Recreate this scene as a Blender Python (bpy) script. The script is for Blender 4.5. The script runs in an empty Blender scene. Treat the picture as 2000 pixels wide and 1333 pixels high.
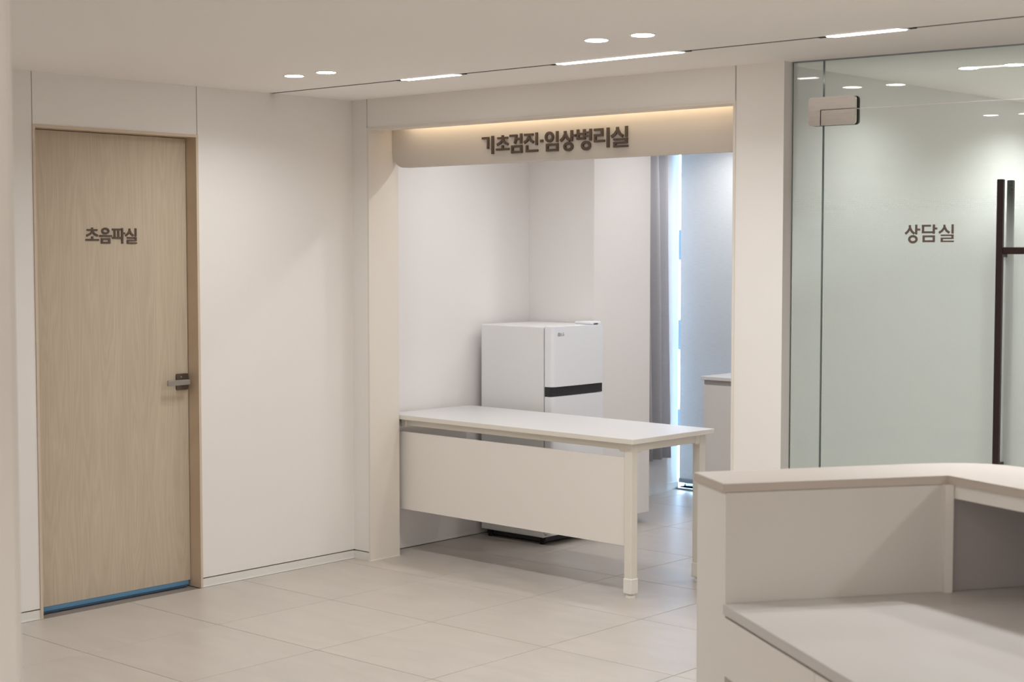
import bpy, bmesh, math, random
from mathutils import Vector, Matrix
random.seed(7)
SC = bpy.context.scene
COL = SC.collection
PI = math.pi

# ------------------------------------------------------------------ camera
cam_d = bpy.data.cameras.new('camera')
cam = bpy.data.objects.new('camera', cam_d)
COL.objects.link(cam)
cam.location = (6.153, -5.610, 1.630)
cam.rotation_euler = (math.radians(90 - 3.3225), 0, math.radians(41.9))
cam_d.sensor_width = 36.0
cam_d.lens = 3092 / 2000 * 36.0
cam_d.clip_start = 0.05
cam_d.clip_end = 200
cam_d.dof.use_dof = True
cam_d.dof.focus_distance = 8.0
cam_d.dof.aperture_fstop = 5.6
SC.camera = cam

# ------------------------------------------------------------------ world (pale overcast sky outside the lab window)
W = bpy.data.worlds.new('sky')
SC.world = W
W.use_nodes = True
W.node_tree.nodes['Background'].inputs[0].default_value = (0.42, 0.66, 1.0, 1)
W.node_tree.nodes['Background'].inputs[1].default_value = 16.0

SC.view_settings.view_transform = 'Standard'
SC.view_settings.look = 'None'
SC.view_settings.gamma = 1.0
SC.view_settings.use_curve_mapping = False
SC.view_settings.exposure = 0.35
SC.cycles.max_bounces = 10
SC.cycles.diffuse_bounces = 6
SC.cycles.transparent_max_bounces = 12
SC.cycles.sample_clamp_indirect = 6.0
SC.cycles.caustics_reflective = False
SC.cycles.caustics_refractive = False

# power of the room's lamps
P_FILL = 18.0       # unseen downlights added behind the camera as ambient fill
P_DOWN = 4.2        # corridor downlights (W)
P_LAB = 2.4         # lab downlights
P_CONS = 4.8        # counselling room downlights
E_LENS = 26.0       # glow of a downlight lens seen from the side
E_LINE = 14.0       # glow of the linear track lights
WARM = (0.985, 1.0, 1.0)
NEUT = (0.985, 1.0, 1.0)

# ------------------------------------------------------------------ materials
def new_mat(name):
    m = bpy.data.materials.new(name)
    m.use_nodes = True
    return m, m.node_tree, m.node_tree.nodes['Principled BSDF']

def plain(name, col, rough=0.6, spec=0.4, metal=0.0, mottle=0.0, bump=0.0, scale=30):
    m, nt, b = new_mat(name)
    b.inputs['Roughness'].default_value = rough
    b.inputs['Specular IOR Level'].default_value = spec
    b.inputs['Metallic'].default_value = metal
    b.inputs['Base Color'].default_value = (*col, 1)
    if mottle or bump:
        tc = nt.nodes.new('ShaderNodeTexCoord')
        n = nt.nodes.new('ShaderNodeTexNoise')
        n.inputs['Scale'].default_value = scale
        n.inputs['Detail'].default_value = 4
        nt.links.new(tc.outputs['Object'], n.inputs['Vector'])
        if mottle:
            mx = nt.nodes.new('ShaderNodeMix'); mx.data_type = 'RGBA'
            mx.inputs['A'].default_value = (*[c * (1 - mottle) for c in col], 1)
            mx.inputs['B'].default_value = (*[min(1, c * (1 + mottle)) for c in col], 1)
            nt.links.new(n.outputs['Fac'], mx.inputs['Factor'])
            nt.links.new(mx.outputs['Result'], b.inputs['Base Color'])
        if bump:
            bp = nt.nodes.new('ShaderNodeBump')
            bp.inputs['Strength'].default_value = bump
            bp.inputs['Distance'].default_value = 0.002
            nt.links.new(n.outputs['Fac'], bp.inputs['Height'])
            nt.links.new(bp.outputs['Normal'], b.inputs['Normal'])
    return m

def emit(name, col, strength):
    m = bpy.data.materials.new(name); m.use_nodes = True
    nt = m.node_tree; nt.nodes.clear()
    e = nt.nodes.new('ShaderNodeEmission'); o = nt.nodes.new('ShaderNodeOutputMaterial')
    e.inputs[0].default_value = (*col, 1); e.inputs[1].default_value = strength
    nt.links.new(e.outputs[0], o.inputs[0])
    return m

def wood_mat(name, dark, light):
    m, nt, b = new_mat(name)
    b.inputs['Roughness'].default_value = 0.55
    b.inputs['Specular IOR Level'].default_value = 0.3
    tc = nt.nodes.new('ShaderNodeTexCoord')
    mp = nt.nodes.new('ShaderNodeMapping'); mp.inputs['Scale'].default_value = (1, 5.5, 0.42)
    nt.links.new(tc.outputs['Object'], mp.inputs['Vector'])
    big = nt.nodes.new('ShaderNodeTexNoise'); big.inputs['Scale'].default_value = 1.6; big.inputs['Detail'].default_value = 2
    nt.links.new(mp.outputs[0], big.inputs['Vector'])
    mul = nt.nodes.new('ShaderNodeMath'); mul.operation = 'MULTIPLY'; mul.inputs[1].default_value = 30
    nt.links.new(big.outputs['Fac'], mul.inputs[0])
    fr = nt.nodes.new('ShaderNodeMath'); fr.operation = 'PINGPONG'; fr.inputs[1].default_value = 1.0
    nt.links.new(mul.outputs[0], fr.inputs[0])
    mp2 = nt.nodes.new('ShaderNodeMapping'); mp2.inputs['Scale'].default_value = (1, 260, 5)
    nt.links.new(tc.outputs['Object'], mp2.inputs['Vector'])
    fine = nt.nodes.new('ShaderNodeTexNoise'); fine.inputs['Scale'].default_value = 1.0; fine.inputs['Detail'].default_value = 3
    nt.links.new(mp2.outputs[0], fine.inputs['Vector'])
    mp3 = nt.nodes.new('ShaderNodeMapping'); mp3.inputs['Scale'].default_value = (1, 14, 0.5)
    nt.links.new(tc.outputs['Object'], mp3.inputs['Vector'])
    band = nt.nodes.new('ShaderNodeTexNoise'); band.inputs['Scale'].default_value = 1.0; band.inputs['Detail'].default_value = 1
    nt.links.new(mp3.outputs[0], band.inputs['Vector'])
    a = nt.nodes.new('ShaderNodeMath'); a.operation = 'MULTIPLY_ADD'; a.inputs[1].default_value = 0.24; a.inputs[2].default_value = 0.0
    nt.links.new(fr.outputs[0], a.inputs[0])
    c = nt.nodes.new('ShaderNodeMath'); c.operation = 'MULTIPLY_ADD'; c.inputs[1].default_value = 0.75
    nt.links.new(fine.outputs['Fac'], c.inputs[0]); nt.links.new(a.outputs[0], c.inputs[2])
    d = nt.nodes.new('ShaderNodeMath'); d.operation = 'MULTIPLY_ADD'; d.inputs[1].default_value = 0.35; 
    nt.links.new(band.outputs['Fac'], d.inputs[0]); nt.links.new(c.outputs[0], d.inputs[2])
    r = nt.nodes.new('ShaderNodeMapRange'); r.inputs['From Min'].default_value = 0.4; r.inputs['From Max'].default_value = 1.15
    nt.links.new(d.outputs[0], r.inputs['Value'])
    mx = nt.nodes.new('ShaderNodeMix'); mx.data_type = 'RGBA'
    mx.inputs['A'].default_value = (*dark, 1); mx.inputs['B'].default_value = (*light, 1)
    nt.links.new(r.outputs[0], mx.inputs['Factor'])
    nt.links.new(mx.outputs['Result'], b.inputs['Base Color'])
    bp = nt.nodes.new('ShaderNodeBump'); bp.inputs['Strength'].default_value = 0.15; bp.inputs['Distance'].default_value = 0.001
    nt.links.new(fine.outputs['Fac'], bp.inputs['Height']); nt.links.new(bp.outputs['Normal'], b.inputs['Normal'])
    return m

def tile_mat():
    m, nt, b = new_mat('beige_porcelain_tile')
    b.inputs['Specular IOR Level'].default_value = 0.5
    g = nt.nodes.new('ShaderNodeNewGeometry')
    oi = nt.nodes.new('ShaderNodeObjectInfo')
    mp = nt.nodes.new('ShaderNodeMapping'); mp.inputs['Scale'].default_value = (1.0, 3.2, 1); mp.inputs['Rotation'].default_value = (0, 0, 0.35)
    nt.links.new(g.outputs['Position'], mp.inputs['Vector'])
    n = nt.nodes.new('ShaderNodeTexNoise'); n.inputs['Scale'].default_value = 3.5; n.inputs['Detail'].default_value = 7; n.inputs['Distortion'].default_value = 0.6
    nt.links.new(mp.outputs[0], n.inputs['Vector'])
    ad = nt.nodes.new('ShaderNodeMath'); ad.operation = 'MULTIPLY_ADD'; ad.inputs[1].default_value = 0.12
    nt.links.new(oi.outputs['Random'], ad.inputs[0]); nt.links.new(n.outputs['Fac'], ad.inputs[2])
    r = nt.nodes.new('ShaderNodeMapRange'); r.inputs['From Min'].default_value = 0.3; r.inputs['From Max'].default_value = 0.8
    nt.links.new(ad.outputs[0], r.inputs['Value'])
    mx = nt.nodes.new('ShaderNodeMix'); mx.data_type = 'RGBA'
    mx.inputs['A'].default_value = (0.46, 0.415, 0.375, 1); mx.inputs['B'].default_value = (0.53, 0.48, 0.435, 1)
    nt.links.new(r.outputs[0], mx.inputs['Factor'])
    nt.links.new(mx.outputs['Result'], b.inputs['Base Color'])
    rr = nt.nodes.new('ShaderNodeMapRange'); rr.inputs['To Min'].default_value = 0.30; rr.inputs['To Max'].default_value = 0.42
    nt.links.new(n.outputs['Fac'], rr.inputs['Value']); nt.links.new(rr.outputs[0], b.inputs['Roughness'])
    return m

def glass_mat(name, tint, ior=1.5):
    m = bpy.data.materials.new(name); m.use_nodes = True
    nt = m.node_tree; nt.nodes.clear()
    o = nt.nodes.new('ShaderNodeOutputMaterial')
    t = nt.nodes.new('ShaderNodeBsdfTransparent'); t.inputs[0].default_value = (*tint, 1)
    gl = nt.nodes.new('ShaderNodeBsdfGlossy'); gl.inputs['Roughness'].default_value = 0.0
    f = nt.nodes.new('ShaderNodeFresnel'); f.inputs[0].default_value = ior
    mx = nt.nodes.new('ShaderNodeMixShader')
    nt.links.new(f.outputs[0], mx.inputs[0]); nt.links.new(t.outputs[0], mx.inputs[1]); nt.links.new(gl.outputs[0], mx.inputs[2])
    nt.links.new(mx.outputs[0], o.inputs[0])
    return m

def film_mat():
    # gradient frosted film: dense towards the floor, dissolving into fine dots and then clear towards the top
    m = bpy.data.materials.new('gradient_frosted_film'); m.use_nodes = True
    nt = m.node_tree; nt.nodes.clear()
    o = nt.nodes.new('ShaderNodeOutputMaterial')
    tc = nt.nodes.new('ShaderNodeTexCoord')
    sp = nt.nodes.new('ShaderNodeSeparateXYZ'); nt.links.new(tc.outputs['Object'], sp.inputs[0])
    ramp = nt.nodes.new('ShaderNodeMapRange'); ramp.interpolation_type = 'SMOOTHSTEP'
    ramp.inputs['From Min'].default_value = 1.94; ramp.inputs['From Max'].default_value = 1.54
    ramp.inputs['To Min'].default_value = 0.03; ramp.inputs['To Max'].default_value = 0.93
    nt.links.new(sp.outputs['Z'], ramp.inputs['Value'])
    # dots
    mp = nt.nodes.new('ShaderNodeMapping'); mp.inputs['Scale'].default_value = (330, 330, 330); mp.inputs['Rotation'].default_value = (0, PI/4, 0)
    nt.links.new(tc.outputs['Object'], mp.inputs['Vector'])
    s2 = nt.nodes.new('ShaderNodeSeparateXYZ'); nt.links.new(mp.outputs[0], s2.inputs[0])
    def sin2(out):
        a = nt.nodes.new('ShaderNodeMath'); a.operation = 'MULTIPLY'; a.inputs[1].default_value = PI
        b = nt.nodes.new('ShaderNodeMath'); b.operation = 'SINE'
        nt.links.new(out, a.inputs[0]); nt.links.new(a.outputs[0], b.inputs[0]); return b
    mu = nt.nodes.new('ShaderNodeMath'); mu.operation = 'MULTIPLY'
    nt.links.new(sin2(s2.outputs['X']).outputs[0], mu.inputs[0]); nt.links.new(sin2(s2.outputs['Z']).outputs[0], mu.inputs[1])
    mr = nt.nodes.new('ShaderNodeMapRange'); mr.inputs['From Min'].default_value = -1; mr.inputs['From Max'].default_value = 1
    mr.inputs['To Min'].default_value = -0.10; mr.inputs['To Max'].default_value = 0.10
    nt.links.new(mu.outputs[0], mr.inputs['Value'])
    ad = nt.nodes.new('ShaderNodeMath'); ad.operation = 'ADD'; ad.use_clamp = True
    nt.links.new(ramp.outputs[0], ad.inputs[0]); nt.links.new(mr.outputs[0], ad.inputs[1])
    tr = nt.nodes.new('ShaderNodeBsdfTransparent')
    tl = nt.nodes.new('ShaderNodeBsdfTranslucent'); tl.inputs[0].default_value = (0.97, 0.955, 0.95, 1)
    df = nt.nodes.new('ShaderNodeBsdfDiffuse'); df.inputs[0].default_value = (0.90, 0.885, 0.875, 1)
    m1 = nt.nodes.new('ShaderNodeMixShader'); m1.inputs[0].default_value = 0.45
    nt.links.new(tl.outputs[0], m1.inputs[1]); nt.links.new(df.outputs[0], m1.inputs[2])
    m2 = nt.nodes.new('ShaderNodeMixShader')
    nt.links.new(ad.outputs[0], m2.inputs[0]); nt.links.new(tr.outputs[0], m2.inputs[1]); nt.links.new(m1.outputs[0], m2.inputs[2])
    nt.links.new(m2.outputs[0], o.inputs[0])
    return m

def fabric_mat(name, col, trans=0.0, sx=900, sz=900):
    m, nt, b = new_mat(name)
    b.inputs['Roughness'].default_value = 0.9
    b.inputs['Specular IOR Level'].default_value = 0.1
    tc = nt.nodes.new('ShaderNodeTexCoord')
    mp = nt.nodes.new('ShaderNodeMapping'); mp.inputs['Scale'].default_value = (20, 20, sz)
    nt.links.new(tc.outputs['Object'], mp.inputs['Vector'])
    n = nt.nodes.new('ShaderNodeTexNoise'); n.inputs['Scale'].default_value = 1
    nt.links.new(mp.outputs[0], n.inputs['Vector'])
    mx = nt.nodes.new('ShaderNodeMix'); mx.data_type = 'RGBA'
    mx.inputs['A'].default_value = (*[c * 0.86 for c in col], 1); mx.inputs['B'].default_value = (*[min(1, c * 1.12) for c in col], 1)
    nt.links.new(n.outputs['Fac'], mx.inputs['Factor']); nt.links.new(mx.outputs['Result'], b.inputs['Base Color'])
    if trans:
        tl = nt.nodes.new('ShaderNodeBsdfTranslucent')
        nt.links.new(mx.outputs['Result'], tl.inputs[0])
        ms = nt.nodes.new('ShaderNodeMixShader'); ms.inputs[0].default_value = trans
        out = nt.nodes['Material Output']
        nt.links.new(b.outputs[0], ms.inputs[1]); nt.links.new(tl.outputs[0], ms.inputs[2]); nt.links.new(ms.outputs[0], out.inputs[0])
    return m

def brushed_mat(name, col, rough=0.32):
    m, nt, b = new_mat(name)
    b.inputs['Metallic'].default_value = 1.0
    b.inputs['Base Color'].default_value = (*col, 1)
    tc = nt.nodes.new('ShaderNodeTexCoord')
    mp = nt.nodes.new('ShaderNodeMapping'); mp.inputs['Scale'].default_value = (8, 8, 700)
    nt.links.new(tc.outputs['Object'], mp.inputs['Vector'])
    n = nt.nodes.new('ShaderNodeTexNoise'); n.inputs['Scale'].default_value = 1; n.inputs['Detail'].default_value = 3
    nt.links.new(mp.outputs[0], n.inputs['Vector'])
    r = nt.nodes.new('ShaderNodeMapRange'); r.inputs['To Min'].default_value = rough - 0.08; r.inputs['To Max'].default_value = rough + 0.12
    nt.links.new(n.outputs['Fac'], r.inputs['Value']); nt.links.new(r.outputs[0], b.inputs['Roughness'])
    return m

M = dict(
    wall=plain('warm_white_wall_film', (0.82, 0.79, 0.76), 0.7, 0.25, mottle=0.006, bump=0.02, scale=60),
    labwall=plain('white_lab_wall_film', (0.80, 0.775, 0.765), 0.7, 0.25, mottle=0.006, scale=60),
    ceil=plain('white_ceiling_paint', (0.94, 0.91, 0.875), 0.85, 0.1, mottle=0.006, scale=20),
    cream=plain('cream_casing_film', (0.75, 0.70, 0.64), 0.5, 0.3),
    board=plain('beige_sign_board_film', (0.62, 0.585, 0.545), 0.6, 0.25, mottle=0.006, scale=40),
    base=plain('pale_baseboard', (0.76, 0.74, 0.71), 0.5, 0.3),
    groove=plain('dark_groove', (0.22, 0.18, 0.155), 0.8, 0.1),
    grout=plain('beige_grout', (0.24, 0.205, 0.18), 0.9, 0.1, mottle=0.05, scale=80),
    tile=tile_mat(),
    oak=wood_mat('pale_oak_laminate', (0.48, 0.40, 0.30), (0.63, 0.54, 0.42)),
    oakdark=wood_mat('oak_casing_laminate', (0.56, 0.435, 0.315), (0.68, 0.55, 0.42)),
    oakedge=plain('pale_oak_edge_band', (0.62, 0.52, 0.41), 0.5, 0.3, mottle=0.05, scale=90),
    letter=plain('brown_cut_letter', (0.095, 0.068, 0.052), 0.5, 0.35),
    letter_glass=plain('brown_vinyl_letter', (0.125, 0.095, 0.075), 0.6, 0.3),
    blue=plain('blue_protective_film', (0.11, 0.26, 0.42), 0.35, 0.5),
    blued=plain('dark_blue_seal', (0.05, 0.10, 0.17), 0.5, 0.4),
    steel=brushed_mat('brushed_steel', (0.60, 0.555, 0.52), 0.28),
    nickel=brushed_mat('satin_nickel', (0.40, 0.37, 0.34), 0.42),
    nickeld=brushed_mat('dark_satin_nickel', (0.20, 0.165, 0.14), 0.4),
    rubber=plain('black_rubber', (0.012, 0.011, 0.011), 0.7, 0.3),
    bronze=plain('dark_bronze_handle', (0.032, 0.018, 0.016), 0.32, 0.5, metal=0.3),
    glass=glass_mat('clear_greenish_glass', (0.87, 0.915, 0.895)),
    gedge=plain('green_glass_edge', (0.16, 0.24, 0.21), 0.2, 0.6),
    film=film_mat(),
    desk=plain('white_desk_laminate', (0.63, 0.62, 0.625), 0.38, 0.45, mottle=0.004, scale=50),
    deskedge=plain('ivory_edge_band', (0.77, 0.735, 0.665), 0.45, 0.4),
    ivory=plain('ivory_powder_coat', (0.78, 0.745, 0.675), 0.45, 0.4, bump=0.03, scale=400),
    panel=plain('ivory_modesty_panel', (0.82, 0.785, 0.74), 0.5, 0.35),
    sleeve=plain('white_leg_sleeve', (0.84, 0.815, 0.765), 0.4, 0.4),
    fridge=plain('white_fridge_enamel', (0.78, 0.78, 0.785), 0.28, 0.5),
    fridged=plain('glossy_white_fridge_door', (0.80, 0.815, 0.86), 0.30, 0.5),
    black=plain('black_plastic', (0.016, 0.017, 0.022), 0.35, 0.5),
    logo=plain('grey_logo_print', (0.45, 0.45, 0.46), 0.3, 0.5),
    gasket=plain('grey_gasket', (0.10, 0.09, 0.088), 0.7, 0.2),
    ctop=plain('beige_solid_surface', (0.53, 0.475, 0.44), 0.42, 0.4, mottle=0.015, scale=220),
    cedge=plain('beige_solid_surface_edge', (0.51, 0.45, 0.40), 0.45, 0.4),
    cwhite=plain('counter_white_panel', (0.77, 0.735, 0.70), 0.55, 0.3),
    cab=plain('grey_cabinet_door', (0.66, 0.63, 0.605), 0.55, 0.3),
    cin=plain('counter_inner_panel', (0.64, 0.615, 0.575), 0.6, 0.3),
    cshade=plain('shaded_grey_panel', (0.40, 0.37, 0.365), 0.65, 0.25),  # darker grey that puts the shade of recesses into the colour
    work=plain('white_worktop_laminate', (0.57, 0.545, 0.53), 0.40, 0.4, mottle=0.004, scale=60),
    curtain=fabric_mat('grey_curtain_fabric', (0.60, 0.59, 0.62), 0.30),
    blind=fabric_mat('pale_blind_fabric', (0.76, 0.75, 0.745), 0.15, sz=500),
    rail=plain('grey_aluminium', (0.30, 0.33, 0.36), 0.4, 0.5, metal=0.6),
    wframe=plain('white_window_frame', (0.72, 0.74, 0.76), 0.4, 0.4),
    outside=plain('pale_render', (0.62, 0.64, 0.66), 0.8, 0.2, mottle=0.05, scale=1),
    outglass=plain('dark_window_glass', (0.02, 0.028, 0.035), 0.35, 0.2),
    track=plain('dark_track_channel', (0.035, 0.028, 0.025), 0.6, 0.2),
    ring=plain('white_trim_ring', (0.74, 0.71, 0.68), 0.5, 0.3),
    lens=emit('downlight_lens_glow', (1.0, 0.95, 0.88), E_LENS),
    line=emit('linear_light_glow', (1.0, 0.965, 0.92), E_LINE),
    led=emit('warm_led_strip_glow', (1.0, 0.72, 0.40), 10.0),
)

# ------------------------------------------------------------------ mesh helpers
def bx(bm, x0, x1, y0, y1, z0, z1):
    v = [bm.verts.new(p) for p in ((x0,y0,z0),(x1,y0,z0),(x1,y1,z0),(x0,y1,z0),(x0,y0,z1),(x1,y0,z1),(x1,y1,z1),(x0,y1,z1))]
    for f in ((0,3,2,1),(4,5,6,7),(0,1,5,4),(1,2,6,5),(2,3,7,6),(3,0,4,7)):
        bm.faces.new([v[i] for i in f])

def boxes(*bs):
    bm = bmesh.new()
    for b in bs: bx(bm, *b)
    return bm

def bevel(bm, w, seg=2):
    bmesh.ops.bevel(bm, geom=list(bm.edges), offset=w, segments=seg, profile=0.5, affect='EDGES')
    return bm

def prism(pts, z0, z1, bm=None):
    """polygon (x, y) extruded in z"""
    bm = bm or bmesh.new()
    a = sum(pts[i][0]*pts[(i+1) % len(pts)][1] - pts[(i+1) % len(pts)][0]*pts[i][1] for i in range(len(pts)))
    if a < 0: pts = pts[::-1]
    lo = [bm.verts.new((x, y, z0)) for x, y in pts]
    hi = [bm.verts.new((x, y, z1)) for x, y in pts]
    n = len(pts)
    for i in range(n):
        bm.faces.new((lo[i], lo[(i+1) % n], hi[(i+1) % n], hi[i]))
    bm.faces.new(hi); bm.faces.new(lo[::-1])
    return bm

def xzprism(pts, y0, y1, bm=None):
    """polygon (x, z) extruded along y, front (y0) facing -y"""
    bm = bm or bmesh.new()
    a = sum(pts[i][0]*pts[(i+1) % len(pts)][1] - pts[(i+1) % len(pts)][0]*pts[i][1] for i in range(len(pts)))
    if a < 0: pts = pts[::-1]
    lo = [bm.verts.new((x, y0, z)) for x, z in pts]
    hi = [bm.verts.new((x, y1, z)) for x, z in pts]
    n = len(pts)
    bm.faces.new(lo); bm.faces.new(hi[::-1])
    for i in range(n):
        bm.faces.new((lo[i], hi[i], hi[(i+1) % n], lo[(i+1) % n]))
    return bm

def disc(bm, cx, cy, z0, z1, r, n=40, r_in=None):
    def ringv(rad, z): return [bm.verts.new((cx + rad*math.cos(2*PI*i/n), cy + rad*math.sin(2*PI*i/n), z)) for i in range(n)]
    a, b = ringv(r, z0), ringv(r, z1)
    for i in range(n):
        bm.faces.new((a[i], a[(i+1) % n], b[(i+1) % n], b[i]))
    if r_in is None:
        bm.faces.new(a[::-1]); bm.faces.new(b)
    else:
        c, d = ringv(r_in, z0), ringv(r_in, z1)
        for i in range(n):
            j = (i+1) % n
            bm.faces.new((c[j], c[i], d[i], d[j]))
            bm.faces.new((a[j], a[i], c[i], c[j])); bm.faces.new((b[i], b[j], d[j], d[i]))

def rrect(x0, x1, z0, z1, radii, n=8):
    """rounded rectangle, radii = (bottom-left, bottom-right, top-right, top-left)"""
    pts = []
    for (cx, cz, r, a0) in ((x0, z0, radii[0], PI), (x1, z0, radii[1], 1.5*PI), (x1, z1, radii[2], 0), (x0, z1, radii[3], PI/2)):
        if r <= 0: pts.append((cx, cz)); continue
        ox = cx + r if cx == x0 else cx - r
        oz = cz + r if cz == z0 else cz - r
        for i in range(n+1):
            t = a0 + PI/2*i/n
            pts.append((ox + r*math.cos(t), oz + r*math.sin(t)))
    return pts

def obj(name, bm, mat, parent=None, smooth=False):
    me = bpy.data.meshes.new(name)
    bmesh.ops.recalc_face_normals(bm, faces=list(bm.faces))
    bm.to_mesh(me); bm.free()
    me.materials.append(M[mat])
    if smooth:
        for p in me.polygons: p.use_smooth = True
        me.set_sharp_from_angle(angle=math.radians(50))
    o = bpy.data.objects.new(name, me)
    COL.objects.link(o)
    if parent: o.parent = parent
    return o

def two_mats(o, mat2, test):
    o.data.materials.append(M[mat2])
    for p in o.data.polygons:
        if test(p): p.material_index = 1

def tag(o, label=None, cat=None, group=None, kind=None):
    if label: o['label'] = label
    if cat: o['category'] = cat
    if group: o['group'] = group
    if kind: o['kind'] = kind
    return o

def struct(name, bm, mat, label=None, cat=None):
    return tag(obj(name, bm, mat), label, cat, kind='structure')

def empty(name, loc=(0, 0, 0), rz=0.0):
    o = bpy.data.objects.new(name, None); COL.objects.link(o)
    o.location = loc; o.rotation_euler = (0, 0, rz); o.empty_display_size = 0.1
    return o

def lamp(name, loc, power, col, size, spread=120, parent=None, rot=(0, 0, 0), shape='DISK', size_y=None):
    d = bpy.data.lights.new(name, 'AREA')
    d.shape = shape; d.size = size
    if size_y: d.size_y = size_y
    d.energy = power; d.color = col; d.spread = math.radians(spread)
    o = bpy.data.objects.new(name, d); COL.objects.link(o)
    o.location = loc; o.rotation_euler = rot
    if parent: o.parent = parent
    return o

# ------------------------------------------------------------------ levels and plan
H = 2.40                   # ceiling
SLOT_Y0, SLOT_Y1 = -0.545, -0.517
PX0, PX1 = 0.118, 2.384    # portal, outer edges of its casing
PZ = 2.254                 # portal top
JB = 0.208                 # back of the jamb
LWX = -0.012               # left wall of the lab
AY = 1.41                  # front of the lab pillar
BX = 0.48                  # side of the lab pillar
WY = 3.12                  # window wall
GX, GY, GA = 2.652, 0.060, math.radians(4.2)   # glazed screen

# ------------------------------------------------------------------ floor: base slab + tiles laid one by one
floor = struct('floor', boxes((-0.3, 8.1, -8.1, 3.4, -0.10, -0.004)), 'grout', 'beige porcelain tiled floor of the corridor and lab', 'floor')
T = 0.655
tx0, ty0 = 0.005, -0.095
tile_me = None
for i in range(-1, 9):
    for j in range(-7, 6):
        x0 = tx0 + i*T; y0 = ty0 + j*T
        cx, cy = x0 + T/2, y0 + T/2
        # keep those the photograph can see, with a margin
        fx, fy = -math.sin(math.radians(41.9)), math.cos(math.radians(41.9))
        dx, dy = cx - 6.153, cy + 5.61
        dep = dx*fx + dy*fy; lat = dx*fy - dy*fx
        if dep < 2.6 or abs(lat) > dep*0.36 + 0.9: continue
        if cx > 5.4 or (cx < -0.1 and cy < 1.3) or cx < -0.45 or cy > 3.2: continue
        if tile_me is None:
            o = obj('floor_tile', bevel(boxes((-T/2+0.0018, T/2-0.0018, -T/2+0.0018, T/2-0.0018, -0.012, 0.0)), 0.0008, 1), 'tile', floor)
            tile_me = o.data
        else:
            o = bpy.data.objects.new('floor_tile', tile_me); COL.objects.link(o); o.parent = floor
        o.location = (cx, cy, 0)
obj('far_tile_field', boxes((5.25, 8.0, -8.0, 0.0, -0.012, -0.0005), (-0.3, 5.25, -8.0, -4.68, -0.012, -0.0005), (3.2, 5.4, 0.55, 3.3, -0.012, -0.0005)), 'tile', floor)

# ------------------------------------------------------------------ ceiling with the track slot
ceil = struct('ceiling', boxes((-0.3, 8.1, -8.1, SLOT_Y0, H, H+0.12), (-0.3, 8.1, SLOT_Y1, 3.4, H, H+0.12), (-0.3, 8.1, SLOT_Y0, SLOT_Y1, H+0.04, H+0.12)), 'ceil', 'flat warm white painted ceiling', 'ceiling')
obj('track_channel', boxes((0.0, 8.0, SLOT_Y0, SLOT_Y1, H+0.0015, H+0.04)), 'track', ceil)

# ------------------------------------------------------------------ left wall (door wall)
DY0, DY1, DZ = -1.865, -0.985, 2.172
wl = empty('wall_left'); tag(wl, 'warm white panelled wall with the oak door', 'wall', kind='structure')
obj('wall_backing', boxes((-0.25, -0.02, -8.1, DY0, 0, H), (-0.25, -0.02, DY1, 0.2, 0, H), (-0.25, -0.02, DY0, DY1, DZ, H)), 'groove', wl)
obj('wall_panel', boxes((-0.02, 0, -8.1, DY0-0.001, 0.047, H)), 'wall', wl)
obj('wall_panel', boxes((-0.02, 0, DY0+0.003, DY1-0.006, DZ, H)), 'wall', wl)
obj('wall_panel', boxes((-0.02, 0, DY1-0.002, 0.0, 0.047, H)), 'wall', wl)
bb = struct('baseboard_left', boxes((-0.02, 0, -8.1, DY0-0.0, 0, 0.041), (-0.02, 0, DY1, 0.0, 0, 0.041)), 'base', 'low flush white baseboard under the left wall', 'baseboard')
obj('caulk_line', boxes((0.0, 0.003, DY1, 0.0, 0, 0.004), (0.0, 0.003, -8.0, DY0, 0, 0.004)), 'sleeve', bb)

# oak door
d1 = empty('door_1', (0, DY0, 0)); tag(d1, 'pale oak door with brown Korean lettering and lever handle', 'door', kind='structure')
DW = DY1 - DY0
ct = 0.013
fr = obj('door_casing', boxes((-0.13, 0.003, 0, ct, 0, DZ), (-0.13, 0.003, DW-ct, DW, 0, DZ), (-0.13, 0.003, ct, DW-ct, DZ-ct, DZ)), 'oakdark', d1)
obj('casing_edge', boxes((0.003, 0.0045, 0, ct, 0, DZ), (0.003, 0.0045, DW-ct, DW, 0, DZ), (0.003, 0.0045, ct, DW-ct, DZ-ct, DZ)), 'oakedge', fr)
LX = -0.076
leaf = obj('door_leaf', boxes((LX-0.04, LX, ct+0.003, DW-ct-0.003, 0.031, DZ-ct-0.003)), 'oak', d1)
seal = obj('bottom_seal', boxes((LX-0.02, LX+0.004, ct+0.012, DW-ct-0.016, 0.012, 0.030)), 'blue', d1)
obj('seal_lip', boxes((LX-0.015, LX+0.002, ct+0.012, DW-ct-0.022, 0.002, 0.012)), 'blued', seal)
obj('dark_corridor_gap', boxes((LX-0.06, LX-0.045, ct, DW-ct, 0, DZ-ct)), 'groove', d1)
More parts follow.
